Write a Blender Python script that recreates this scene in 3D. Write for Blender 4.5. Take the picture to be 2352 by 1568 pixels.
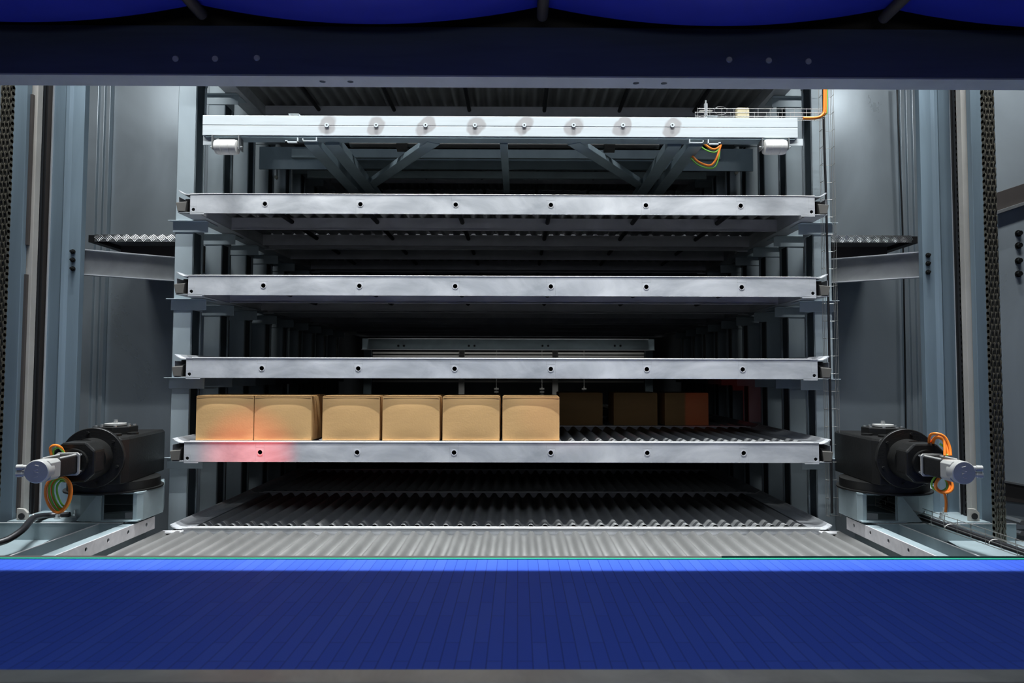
import bpy, bmesh, math, random
from mathutils import Vector, Matrix
random.seed(7)
R = math.radians
for o in list(bpy.data.objects): bpy.data.objects.remove(o)
sc = bpy.context.scene
col = sc.collection
CZ = 2.0                    # eye height above the floor
XC = -0.108                 # middle plane of the rack
F = 1568.0                  # focal length in pixels of the 2352 wide frame

# ------------------------------------------------------------------ camera
cd = bpy.data.cameras.new('camera'); cam = bpy.data.objects.new('camera', cd); col.objects.link(cam)
cd.sensor_width = 36; cd.lens = 36*F/2352; cd.shift_x = -24/2352
cd.clip_start = 0.05; cd.clip_end = 100
YAW, PITCH, ROLL = -0.35, 2.59, 0.14
cam.rotation_mode = 'QUATERNION'
CM = Matrix.Rotation(R(YAW), 3, 'Z') @ Matrix.Rotation(R(90+PITCH), 3, 'X') @ Matrix.Rotation(R(ROLL), 3, 'Z')
cam.rotation_quaternion = CM.to_quaternion()
cam.location = (0, 0, CZ)
cd.dof.use_dof = True; cd.dof.focus_distance = 4.8; cd.dof.aperture_fstop = 2.2
sc.camera = cam

# ------------------------------------------------------------------ world, exposure
w = bpy.data.worlds.new('world'); sc.world = w; w.use_nodes = True
w.node_tree.nodes['Background'].inputs[0].default_value = (0.55, 0.65, 0.85, 1)
w.node_tree.nodes['Background'].inputs[1].default_value = 0.012
sc.view_settings.view_transform = 'Standard'; sc.view_settings.look = 'None'
sc.view_settings.exposure = 0.0; sc.view_settings.gamma = 1.0
sc.view_settings.use_curve_mapping = False

# ------------------------------------------------------------------ lights
def area(name, loc, rot, sx, sy, power, color=(1, 1, 1), spread=180):
    l = bpy.data.lights.new(name, 'AREA'); l.shape = 'RECTANGLE'; l.size = sx; l.size_y = sy
    l.energy = power; l.color = color; l.spread = R(spread)
    o = bpy.data.objects.new(name, l); o.location = loc; o.rotation_euler = rot; col.objects.link(o); return o
def spot(name, loc, target, power, color, angle, blend, r=0.02):
    l = bpy.data.lights.new(name, 'SPOT'); l.energy = power; l.color = color
    l.spot_size = R(angle); l.spot_blend = blend; l.shadow_soft_size = r
    o = bpy.data.objects.new(name, l); o.location = loc
    d = Vector(target) - Vector(loc); o.rotation_euler = d.to_track_quat('-Z', 'Y').to_euler(); col.objects.link(o); return o
COOL = (0.93, 0.97, 1.0)
area('shaft_lamp_high', (XC, 3.90, CZ+5.6), (R(4), 0, 0), 6.5, 0.04, 88, COOL, 30)
area('shaft_lamp_low', (XC, 3.70, CZ+3.4), (R(18), 0, 0), 4.8, 0.05, 56, COOL, 90)
for s in (-1, 1):
    area('side_fill', (XC+s*3.3, 3.71, CZ+3.3), (R(24), 0, 0), 1.2, 0.05, 46, COOL)  # unseen fill added to brighten posts, columns and side walls
area('hall_fill', (0.2, -2.0, CZ+0.7), (R(86), 0, 0), 4, 0.8, 10, (0.80, 0.88, 1.0))  # unseen fill added behind the eye for beam, motor caps and tray fronts
area('overhead_fill', (0.1, -0.6, CZ+2.7), (R(46), 0, 0), 5, 0.6, 46, (0.74, 0.84, 1.0))  # overhead fill added to lift the shaded belt and motor caps
area('far_aisle_lamp', (XC, 10.45, CZ+2.9), (R(8), 0, 0), 4, 0.1, 22, COOL, 40)
spot('red_beacon_light', (-2.1, 2.05, CZ-0.86), (-1.88, 4.76, CZ-0.59), 170, (1, 0.03, 0.02), 16, 1.0)
spot('red_beacon_light_right', (-2.1, 2.05, CZ-0.20), (1.6, 6.2, CZ-0.33), 40, (1, 0.05, 0.02), 10, 0.9)

# ------------------------------------------------------------------ helpers
def X(s, a): return XC + s*a
def Z(h): return CZ + h
def at(px, py, y):
    v = CM @ Vector(((px-1200)/F, (784-py)/F, -1)); t = y/v.y
    return Vector((v.x*t, y, CZ + v.z*t))
def atz(px, py, h):
    v = CM @ Vector(((px-1200)/F, (784-py)/F, -1)); t = h/v.z
    return Vector((v.x*t, v.y*t, CZ + h))
def xp(px, y): return (px-1190)/F*y
def wl(o):
    v = Vector((0, 0, 0))
    while o is not None: v = v + o.location; o = o.parent
    return v
class MB:
    def __init__(s): s.v = []; s.f = []
    def add(s, vs, fs):
        n = len(s.v); s.v += [tuple(v) for v in vs]; s.f += [tuple(i+n for i in f) for f in fs]; return s
    def box(s, x0, x1, y0, y1, z0, z1, M=None):
        vs = [Vector(p) for p in ((x0,y0,z0),(x1,y0,z0),(x1,y1,z0),(x0,y1,z0),(x0,y0,z1),(x1,y0,z1),(x1,y1,z1),(x0,y1,z1))]
        if M: vs = [M @ v for v in vs]
        return s.add(vs, [(0,3,2,1),(4,5,6,7),(0,1,5,4),(1,2,6,5),(2,3,7,6),(3,0,4,7)])
    def prism(s, poly, axis, a, b):
        # poly: 2D points in the two other axes (order x,y,z without axis)
        def mk(p, t):
            if axis == 'x': return (t, p[0], p[1])
            if axis == 'y': return (p[0], t, p[1])
            return (p[0], p[1], t)
        n = len(poly); vs = [mk(p, a) for p in poly] + [mk(p, b) for p in poly]
        fs = [tuple(range(n)), tuple(range(2*n-1, n-1, -1))] + [(i, (i+1) % n, n+(i+1) % n, n+i) for i in range(n)]
        return s.add(vs, fs)
    def cyl(s, p0, p1, r, n=20, r2=None, rot=0, caps=True):
        p0 = Vector(p0); p1 = Vector(p1); d = (p1-p0).normalized(); r2 = r if r2 is None else r2
        u = d.cross(Vector((0, 0, 1)));
        if u.length < 1e-3: u = Vector((1, 0, 0))
        u.normalize(); v = d.cross(u)
        vs = []
        for p, rr in ((p0, r), (p1, r2)):
            for k in range(n):
                t = rot + 2*math.pi*k/n; vs.append(p + u*(rr*math.cos(t)) + v*(rr*math.sin(t)))
        fs = ([tuple(range(n)), tuple(range(2*n-1, n-1, -1))] if caps else []) + [(i, (i+1) % n, n+(i+1) % n, n+i) for i in range(n)]
        return s.add(vs, fs)
    def ring(s, c, axis, r0, r1, t, n=24):
        # flat annulus of thickness t along the axis
        c = Vector(c); d = Vector(axis).normalized(); u = d.cross(Vector((0, 0, 1)))
        if u.length < 1e-3: u = Vector((1, 0, 0))
        u.normalize(); v = d.cross(u); vs = []
        for off in (0, t):
            for rr in (r0, r1):
                for k in range(n):
                    a = 2*math.pi*k/n; vs.append(c + d*off + u*(rr*math.cos(a)) + v*(rr*math.sin(a)))
        fs = []
        for i in range(n):
            j = (i+1) % n
            fs += [(i, j, n+j, n+i), (2*n+i, 3*n+i, 3*n+j, 2*n+j), (i, 2*n+i, 2*n+j, j), (n+i, n+j, 3*n+j, 3*n+i)]
        return s.add(vs, fs)
    def tube(s, pts, r, n=8, smooth=4, closed=False):
        P = [Vector(p) for p in pts]
        if smooth and len(P) > 2:
            Q = []; m = len(P)
            rng = range(m) if closed else range(m-1)
            for i in rng:
                if closed: a, b, c, d = P[(i-1) % m], P[i], P[(i+1) % m], P[(i+2) % m]
                else: a, b, c, d = P[max(i-1, 0)], P[i], P[i+1], P[min(i+2, m-1)]
                for k in range(smooth):
                    t = k/smooth
                    Q.append(0.5*((2*b)+(c-a)*t+(2*a-5*b+4*c-d)*t*t+(3*b-a-3*c+d)*t**3))
            if not closed: Q.append(P[-1])
            P = Q
        m = len(P); vs = []; u = None
        for i in range(m):
            if closed: d = P[(i+1) % m]-P[i-1]
            else: d = P[min(i+1, m-1)]-P[max(i-1, 0)]
            d.normalize()
            if u is None:
                u = d.cross(Vector((0, 0, 1)))
                if u.length < 1e-2: u = d.cross(Vector((0, 1, 0)))
            u = (u - d*u.dot(d)).normalized(); v = d.cross(u)
            for k in range(n):
                t = 2*math.pi*k/n; vs.append(P[i] + u*(r*math.cos(t)) + v*(r*math.sin(t)))
        fs = []
        for i in range(m if closed else m-1):
            a = i*n; b = ((i+1) % m)*n
            for k in range(n): fs.append((a+k, a+(k+1) % n, b+(k+1) % n, b+k))
        if not closed: fs += [tuple(range(n-1, -1, -1)), tuple(range((m-1)*n, m*n))]
        return s.add(vs, fs)
    def holeplate(s, x0, x1, z0, z1, y, t, holes, n=24):
        # plate in the XZ plane from y to y+t with round holes [(x, z, r)]
        hs = sorted(holes); cur = x0
        for hx, hz, hr in hs:
            q = min(hr*2.0, hz-z0, z1-hz)
            if hx-q > cur: s.box(cur, hx-q, y, y+t, z0, z1)
            if hz-q > z0+1e-6: s.box(hx-q, hx+q, y, y+t, z0, hz-q)
            if hz+q < z1-1e-6: s.box(hx-q, hx+q, y, y+t, hz+q, z1)
            vs = []
            for yy in (y, y+t):
                for rr in ('c', 's'):
                    for k in range(n):
                        a = 2*math.pi*k/n; c_, s_ = math.cos(a), math.sin(a)
                        m_ = hr if rr == 'c' else q/max(abs(c_), abs(s_))
                        vs.append((hx+c_*m_, yy, hz+s_*m_))
            fs = []
            for i in range(n):
                j = (i+1) % n
                fs += [(i, j, n+j, n+i), (2*n+i, 3*n+i, 3*n+j, 2*n+j), (i, 2*n+i, 2*n+j, j)]
            s.add(vs, fs); cur = hx+q
        if cur < x1: s.box(cur, x1, y, y+t, z0, z1)
        return s
    def build(s, name, mat, parent=None, smooth=False, bev=0, solid=0, loc=None, sharp=40):
        off = wl(parent) if parent is not None else Vector((0, 0, 0))
        if loc is not None: off = off + Vector(loc)
        me = bpy.data.meshes.new(name)
        me.from_pydata([tuple(Vector(v)-off) for v in s.v], [], s.f)
        bm = bmesh.new(); bm.from_mesh(me)
        bmesh.ops.recalc_face_normals(bm, faces=bm.faces)
        if smooth:
            for f in bm.faces: f.smooth = True
            for e in bm.edges:
                if len(e.link_faces) == 2 and e.calc_face_angle(0) > R(sharp): e.smooth = False
        bm.to_mesh(me); bm.free()
        me.materials.append(mat)
        o = bpy.data.objects.new(name, me); col.objects.link(o)
        if loc is not None: o.location = Vector(loc)
        if parent is not None: o.parent = parent
        if solid:
            m = o.modifiers.new('s', 'SOLIDIFY'); m.thickness = solid; m.offset = 0
        if bev:
            m = o.modifiers.new('b', 'BEVEL'); m.width = bev; m.segments = 2; m.limit_method = 'ANGLE'; m.angle_limit = R(40)
        return o
def tag(o, label=None, cat=None, group=None, kind=None):
    if label: o['label'] = label
    if cat: o['category'] = cat
    if group: o['group'] = group
    if kind: o['kind'] = kind
    return o
def thing(name, loc, label, cat, group=None):
    o = bpy.data.objects.new(name, None); col.objects.link(o); o.location = loc; o.empty_display_size = 0.1
    return tag(o, label, cat, group)
KIDS = {}
def copy_tree(o, parent=None):
    c = o.copy(); col.objects.link(c); c.parent = parent
    for ch in [k for k in bpy.data.objects if k.parent == o]: copy_tree(ch, c)
    return c
ORD = ['bottom', 'second', 'third', 'fourth', 'fifth', 'sixth', 'seventh']

# ------------------------------------------------------------------ materials
def mat(name, color, rough=0.5, metal=0.0, var=0.0, scale=3.0, stretch=(1, 1, 1), bump=0.0, bscale=60, color2=None, spec=0.5, rvar=0.0, thr=(0.35, 0.65)):
    m = bpy.data.materials.new(name); m.use_nodes = True; nt = m.node_tree; N = nt.nodes; L = nt.links
    b = N['Principled BSDF']; b.inputs['Roughness'].default_value = rough; b.inputs['Metallic'].default_value = metal
    b.inputs['Specular IOR Level'].default_value = spec
    b.inputs['Base Color'].default_value = (*color, 1)
    tc = N.new('ShaderNodeTexCoord')
    if var or color2 or rvar:
        mp = N.new('ShaderNodeMapping'); mp.inputs['Scale'].default_value = stretch; L.new(tc.outputs['Object'], mp.inputs[0])
        no = N.new('ShaderNodeTexNoise'); no.inputs['Scale'].default_value = scale; no.inputs['Detail'].default_value = 7
        no.inputs['Roughness'].default_value = 0.62; no.inputs['Distortion'].default_value = 0.6
        L.new(mp.outputs[0], no.inputs['Vector'])
        cr = N.new('ShaderNodeValToRGB'); cr.color_ramp.elements[0].position = thr[0]; cr.color_ramp.elements[1].position = thr[1]
        c2 = color2 or tuple(min(1, c*(1+var)) for c in color); c1 = color if color2 else tuple(c*(1-var) for c in color)
        cr.color_ramp.elements[0].color = (*c1, 1); cr.color_ramp.elements[1].color = (*c2, 1)
        L.new(no.outputs['Fac'], cr.inputs[0]); L.new(cr.outputs[0], b.inputs['Base Color'])
        if rvar:
            mr = N.new('ShaderNodeMapRange'); mr.inputs['From Min'].default_value = .3; mr.inputs['From Max'].default_value = .7
            mr.inputs['To Min'].default_value = rough-rvar; mr.inputs['To Max'].default_value = rough+rvar
            L.new(no.outputs['Fac'], mr.inputs[0]); L.new(mr.outputs[0], b.inputs['Roughness'])
    if bump:
        n2 = N.new('ShaderNodeTexNoise'); n2.inputs['Scale'].default_value = bscale; n2.inputs['Detail'].default_value = 4
        L.new(tc.outputs['Object'], n2.inputs['Vector'])
        bp = N.new('ShaderNodeBump'); bp.inputs['Strength'].default_value = bump; bp.inputs['Distance'].default_value = 0.01
        L.new(n2.outputs['Fac'], bp.inputs['Height']); L.new(bp.outputs[0], b.inputs['Normal'])
    return m
M = {}
M['tray'] = mat('tray_galvanised', (0.42, 0.44, 0.46), 0.45, 0.25, color2=(0.74, 0.75, 0.76), scale=2.2, stretch=(1, 1, 2.2), rvar=0.10, bump=0.05, bscale=8, thr=(0.36, 0.72))
M['lip'] = mat('bright_edge', (0.85, 0.85, 0.85), 0.35, 0.5, var=0.05)
M['deck'] = mat('deck_sheet', (0.25, 0.255, 0.25), 0.6, 0.0, var=0.12, scale=2)
M['plate'] = mat('transfer_sheet', (0.155, 0.155, 0.15), 0.45, 0.2, var=0.12, scale=2)
M['flange'] = mat('beam_underside_bounce', (0.58, 0.63, 0.68), 0.55, 0.0, var=0.08)  # lighter than the web: bounce from the plate below is put into the colour
M['under'] = mat('tray_underside', (0.48, 0.48, 0.52), 0.6, 0.1, var=0.12, scale=3)
M['block'] = mat('end_block_grey', (0.10, 0.095, 0.085), 0.6, 0.0, var=0.1)
M['hole'] = mat('black_part_and_hole_shade', (0.012, 0.012, 0.013), 0.6)  # black for parts; on tubes and bores it paints the dark inside holes
M['post'] = mat('post_zinc', (0.40, 0.47, 0.50), 0.5, 0.15, var=0.10, scale=1.5, stretch=(1, 1, 0.5))
M['col'] = mat('column_blue_zinc', (0.20, 0.27, 0.32), 0.45, 0.25, var=0.12, scale=2, stretch=(3, 3, 0.3))
M['channel_shade'] = mat('post_channel_shade', (0.035, 0.05, 0.06), 0.5, 0.0, var=0.1)  # dark colour stands in for shade inside the post channels
M['pale'] = mat('pale_bolt', (0.85, 0.84, 0.74), 0.5)
M['tan'] = mat('grey_tan_strip', (0.46, 0.44, 0.40), 0.5, 0.1, var=0.10, scale=2)
M['brown'] = mat('dark_brown_guide', (0.07, 0.06, 0.055), 0.6, 0.0, var=0.1)
M['wall'] = mat('wall_sheet', (0.53, 0.60, 0.64), 0.33, 0.45, var=0.07, scale=1.4, stretch=(1, 1, 0.6), rvar=0.08, bump=0.22, bscale=1.3)
M['ibeam'] = mat('beam_grey', (0.30, 0.31, 0.31), 0.4, 0.5, var=0.15, scale=4)
M['white'] = mat('white_carriage_paint', (0.56, 0.61, 0.62), 0.5, 0.0, var=0.05, scale=6, stretch=(0.5, 1, 6))
M['stain'] = mat('grey_bolt_stain', (0.50, 0.48, 0.46), 0.6, 0.0, var=0.05)
M['frame'] = mat('carriage_frame', (0.20, 0.26, 0.29), 0.5, 0.3, var=0.10)
M['nylon'] = mat('nylon_roller', (0.72, 0.70, 0.66), 0.5, 0.0, var=0.05)
M['navy'] = mat('beam_blue_bounce', (0.13, 0.16, 0.26), 0.75, 0.0, var=0.10, scale=2, stretch=(0.6, 1, 5), spec=0.2)  # blue bounce from the belt is mixed into this base colour
M['black'] = mat('gearbox_black', (0.009, 0.009, 0.0085), 0.42, 0.0, var=0.1, bump=0.1, bscale=80, spec=0.35)
M['alu'] = mat('cast_aluminium', (0.40, 0.40, 0.38), 0.5, 0.15, var=0.06, bump=0.05)
M['bolt'] = mat('zinc_bolt', (0.6, 0.62, 0.62), 0.3, 0.8)
M['guard'] = mat('guard_white', (0.78, 0.76, 0.77), 0.5, 0.0, color2=(0.62, 0.61, 0.62), scale=12)
M['gz'] = mat('zinc_plate', (0.29, 0.36, 0.38), 0.45, 0.15, var=0.12, scale=3)
M['orange'] = mat('orange_cable', (0.95, 0.25, 0.02), 0.45)
M['green'] = mat('green_cable', (0.20, 0.55, 0.06), 0.45)
M['cable'] = mat('black_cable', (0.012, 0.012, 0.014), 0.4)
M['wire'] = mat('zinc_wire', (0.55, 0.55, 0.52), 0.35, 0.8)
M['gstrip'] = mat('green_wear_strip', (0.01, 0.34, 0.20), 0.6)
M['chain'] = mat('oiled_chain', (0.16, 0.15, 0.12), 0.30, 0.6, var=0.2, scale=20)
M['near'] = mat('near_rail', (0.72, 0.69, 0.62), 0.38, 0.75, color2=(0.52, 0.49, 0.44), scale=3)
M['conc'] = mat('floor_concrete', (0.10, 0.10, 0.10), 0.8, 0.0, var=0.15)
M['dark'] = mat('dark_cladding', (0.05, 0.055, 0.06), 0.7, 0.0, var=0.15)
M['beige'] = mat('beige_module', (0.55, 0.48, 0.30), 0.5)

def cardboard():
    m = mat('cardboard', (0.60, 0.37, 0.16), 0.85, 0.0, var=0.03, scale=5, stretch=(1, 1, 4), bump=0.06, bscale=90, spec=0.2)
    return m
M['card'] = cardboard()
M['tape'] = mat('paper_tape', (0.46, 0.29, 0.13), 0.6)

def belt_mat(name, c, c2, lines):
    m = bpy.data.materials.new(name); m.use_nodes = True; nt = m.node_tree; N = nt.nodes; L = nt.links
    b = N['Principled BSDF']; b.inputs['Roughness'].default_value = 0.6; b.inputs['Specular IOR Level'].default_value = 0.12
    tc = N.new('ShaderNodeTexCoord'); sp = N.new('ShaderNodeSeparateXYZ'); cb = N.new('ShaderNodeCombineXYZ')
    L.new(tc.outputs['Object'], sp.inputs[0]); L.new(sp.outputs[1], cb.inputs[0]); L.new(sp.outputs[0], cb.inputs[1])
    br = N.new('ShaderNodeTexBrick'); L.new(cb.outputs[0], br.inputs['Vector'])
    br.inputs['Scale'].default_value = 1; br.inputs['Brick Width'].default_value = 0.42; br.inputs['Row Height'].default_value = 0.0508
    br.inputs['Mortar Size'].default_value = 0.0016; br.inputs['Mortar Smooth'].default_value = 0.3; br.offset = 0.37
    br.inputs['Color1'].default_value = (*c, 1); br.inputs['Color2'].default_value = (*c2, 1)
    br.inputs['Mortar'].default_value = (*[k*0.45 for k in c], 1); br.inputs['Bias'].default_value = -0.5
    L.new(br.outputs['Color'], b.inputs['Base Color'])
    bp = N.new('ShaderNodeBump'); bp.invert = True; bp.inputs['Strength'].default_value = 0.35; bp.inputs['Distance'].default_value = 0.004
    L.new(br.outputs['Fac'], bp.inputs['Height']); L.new(bp.outputs[0], b.inputs['Normal'])
    return m
M['belt'] = belt_mat('blue_belt', (0.05, 0.12, 0.66), (0.075, 0.155, 0.72), True)
M['belt2'] = mat('blue_return_belt', (0.02, 0.04, 0.62), 0.5, 0.0, var=0.05)

# ------------------------------------------------------------------ setting
LV = [Z(-1.0686-.14), Z(-.480-.14), Z(.100-.14), Z(.677-.14), Z(1.254-.14), None, Z(2.41-.14)]   # undersides of the trays
tag(MB().box(-6, 6, -2.5, 12.6, -0.1, 0).build('floor', M['conc']), kind='structure')
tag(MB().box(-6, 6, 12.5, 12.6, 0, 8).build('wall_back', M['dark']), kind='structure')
WY = 6.0
for s, nm in ((-1, 'wall_left'), (1, 'wall_right')):
    q = MB()
    q.box(*sorted((X(s, 2.62), X(s, 3.50))), WY, WY+.02, 0, 7.2)
    q.box(*sorted((X(s, 3.50), X(s, 3.53))), WY-.05, WY+.02, 0, 7.2)
    q.box(*sorted((X(s, 3.56), X(s, 3.60))), WY-.035, WY+.02, 0, 7.2)
    q.box(*sorted((X(s, 3.60), X(s, 3.78))), WY-.06, WY+.02, 0, 7.2)
    q.box(*sorted((X(s, 3.795), X(s, 3.86))), WY-.10, WY+.02, 0, 7.2)
    q.box(*sorted((X(s, 3.87), X(s, 5.9))), WY-.06, WY+.02, 0, 7.2)
    q.box(*sorted((X(s, 3.52), X(s, 3.88))), WY-.01, WY+.03, 0, 7.2)
    tag(q.build(nm, M['wall'], bev=.004), kind='structure')
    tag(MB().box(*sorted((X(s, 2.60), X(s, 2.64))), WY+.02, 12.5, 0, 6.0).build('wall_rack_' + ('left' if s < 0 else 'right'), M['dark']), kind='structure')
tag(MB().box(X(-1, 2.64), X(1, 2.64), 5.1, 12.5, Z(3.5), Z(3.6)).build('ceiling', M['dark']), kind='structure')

# ------------------------------------------------------------------ trays
TY, TD, ROWP = 4.76, 1.385, 1.40
HOLES = [-1.675+.67*k for k in range(6)]
def make_tray():
    x0 = XC; y = TY; z = LV[4]
    t = thing('storage_tray', (x0, y, z), 'x', 'tray', 'galvanised storage trays in the rack')
    q = MB()
    q.holeplate(x0-2.20, x0+2.20, z+.0, z+.132, y, .004,
                [(x0+h, z+.064, .0155) for h in HOLES] + [(x0+2.176, z+.022, .0115), (x0-2.176, z+.022, .0115)])
    q.box(x0-2.2, x0+2.2, y, y+.014, z-.003, z)
    for s in (-1, 1):
        a, b = sorted((x0+s*2.10, x0+s*2.20)); q.box(a, b, y, y+.004, z-.012, z)
    fr = q.build('front_rail', M['tray'], t, bev=.0015)
    for h in HOLES:
        q = MB().ring((x0+h, y+.001, z+.064), (0, -1, 0), .0158, .021, .003)
        r_ = q.build('hole_rim', M['lip'], fr, smooth=True)
    q = MB()
    q.box(x0-2.2, x0+2.2, y-.003, y+.012, z+.132, z+.137)
    q.box(x0-2.17, x0+2.17, y+.018, y+.032, z+.134, z+.141)
    q.build('top_lip', M['lip'], t, bev=.001)
    # corrugated deck
    q = MB(); n = int(4.30/.1*16); vs = []; fs = []
    for i in range(n+1):
        xx = -2.15+4.30*i/n
        ph = 2*math.pi*xx/.1; wv = (math.cos(ph)); wv = wv*(1.25-.25*wv*wv)
        zz = z+.119+.021*wv
        vs += [(x0+xx, y+.095, zz), (x0+xx, y+TD-.03, zz)]
    for i in range(n): fs.append((2*i, 2*i+2, 2*i+3, 2*i+1))
    q.add(vs, fs)
    q.build('corrugated_deck', M['deck'], t, smooth=True, solid=.0015, sharp=80)
    # cross beams
    for yy, nm in ((.575, 'cross_beam'), (1.235, 'cross_beam'), (TD-.006, 'rear_rail')):
        q = MB().box(x0-2.15, x0+2.15, y+yy, y+yy+.005, z+.0, z+(.0975 if nm == 'cross_beam' else .137))
        q.box(x0-2.13, x0+2.13, y+yy-.014, y+yy, z, z+.004)
        q.build(nm, M['under'], t)
    for h in HOLES:
        MB().cyl((x0+h, y+.006, z+.064), (x0+h, y+TD-.11, z+.064), .017, 16, caps=False).build('tube', M['hole'], t, smooth=True)  # tubes coloured black so the rail holes look shaded inside
    for s in (-1, 1):
        q = MB()
        def bx(a0, a1, y0, y1, z0, z1):
            a, b = sorted((x0+s*a0, x0+s*a1)); q.box(a, b, y+y0, y+y1, z+z0, z+z1)
        bx(2.15, 2.153, 0.01, TD, -.0, .125)
        bx(2.197, 2.20, 0.0, TD, 0, .132)
        bx(2.15, 2.287, 0.02, TD, 0, .004)
        bx(2.2, 2.287, 0.0, .03, 0, .004)
        bx(2.284, 2.287, 0.012, TD, 0, .115)
        prof = [(2.14, .133), (2.215, .131), (2.235, .133), (2.262, .146), (2.275, .158), (2.281, .160), (2.284, .154), (2.268, .140), (2.24, .127), (2.215, .125), (2.14, .128)]
        q.prism([(x0+s*a, z+b) for a, b in prof], 'y', y-.002, y+TD)
        sr = q.build('side_rail', M['tray'], t, bev=.001)
        q = MB()
        q.add([(x0+s*2.232, y-.002, z+.008), (x0+s*2.285, y-.004, z+.008), (x0+s*2.298, y-.004, z+.072), (x0+s*2.222, y-.002, z+.078),
               (x0+s*2.245, y+.09, z+.008), (x0+s*2.282, y+.09, z+.008), (x0+s*2.282, y+.09, z+.072), (x0+s*2.235, y+.09, z+.100)],
              [(0,1,2,3),(4,5,6,7),(0,1,5,4),(1,2,6,5),(2,3,7,6),(3,0,4,7)])
        q.build('end_block', M['block'], t, bev=.003)
        MB().box(*sorted((x0+s*2.203, x0+s*2.282)), y+.10, y+.104, z+.006, z+.122).build('end_plate', M['hole'], t)
    return t
tray0 = make_tray()
LTXT = {0: 'lowest galvanised tray of the {r} level with the transfer plate, corrugated top seen from above',
        1: 'galvanised tray carrying the cardboard boxes, its front rail glowing red at left',
        2: 'galvanised tray just above the cardboard boxes, long rail with six holes',
        3: 'galvanised tray second below the white lift beam, its underside ribs in view',
        4: 'galvanised tray next below the white lift beam, brightest front rail with six holes',
        6: 'topmost tray above the white lift beam, only its ribbed underside in view'}
LTXT[0] = 'lowest tray, level with the grey corrugated plate, its corrugated top seen from above'
LB = {0: 'lowest level', 1: 'boxed level', 2: 'level just above the boxes', 3: 'second level below the white lift beam', 4: 'level next below the white lift beam', 6: 'topmost level'}
RW = {1: 'second row back', 2: 'third row back', 3: 'rearmost row'}
first = True
for r in range(4):
    for L in (0, 1, 2, 3, 4, 6):
        if r and L == 2 and r > 3: continue
        t = tray0 if first else copy_tree(tray0)
        if r == 0 and L == 4 and not first: pass
        first = False
        t.location = (XC, TY+ROWP*r, LV[L])
        if r == 0: t['label'] = LTXT[L]
        else: t['label'] = 'dark tray in the %s, on the %s' % (RW[r], LB[L])
        t['group'] = 'front row trays' if r == 0 else 'trays in the dark rows behind'

# ------------------------------------------------------------------ rack posts with brackets
def make_post(s):
    y = 5.03
    t = thing('rack_post', (X(s, 2.37), y, 0), 'x', 'post', 'x')
    q = MB(); H = 5.4
    q.box(*sorted((X(s, 2.302), X(s, 2.435))), y, y+.005, 0, H)
    q.box(*sorted((X(s, 2.430), X(s, 2.435))), y, y+.17, 0, H)
    q.box(*sorted((X(s, 2.302), X(s, 2.435))), y+.165, y+.17, 0, H)
    q.box(*sorted((X(s, 2.302), X(s, 2.307))), y+.145, y+.17, 0, H)
    q.box(*sorted((X(s, 2.302), X(s, 2.307))), y, y+.02, 0, H)
    q.build('upright', M['post'], t, bev=.002)
    MB().box(*sorted((X(s, 2.312), X(s, 2.33))), y+.008, y+.142, 0, H).build('channel_shade_strip', M['channel_shade'], t)  # added strip, shade of the open channel put into its dark colour
    for L in (0, 1, 2, 3, 4, 6):
        z = LV[L]; q = MB()
        q.box(*sorted((X(s, 2.19), X(s, 2.45))), y-.008, y-.002, z-.085, z-.004)
        q.box(*sorted((X(s, 2.19), X(s, 2.47))), y-.045, y-.002, z-.008, z-.003)
        q.box(*sorted((X(s, 2.19), X(s, 2.298))), y-.002, y+.16, z-.008, z-.003)
        q.box(*sorted((X(s, 2.292), X(s, 2.298))), y-.002, y+.16, z-.085, z-.008)
        q.build('bracket', M['post'], t, bev=.003)
    return t
PN = ['nearest', 'second', 'third', 'fourth', 'fifth', 'sixth', 'seventh', 'eighth', 'ninth']
for s in (-1, 1):
    p0 = make_post(s); sd = 'left' if s < 0 else 'right'
    for k in range(9):
        p = p0 if k == 0 else copy_tree(p0)
        p.location = (X(s, 2.37), 5.03+.49*k+(.08 if k == 8 else 0), 0)
        if k < 3: p['label'] = '%s zinc rack post from the front on the %s side, with tray brackets' % (PN[k], sd)
        else: p['label'] = 'dim zinc rack post deep in the rack, %s from the front on the %s side' % (PN[k], sd)
        p['group'] = 'rack posts on the %s side' % sd if k < 3 else 'deep rack posts on the %s side' % sd

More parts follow.
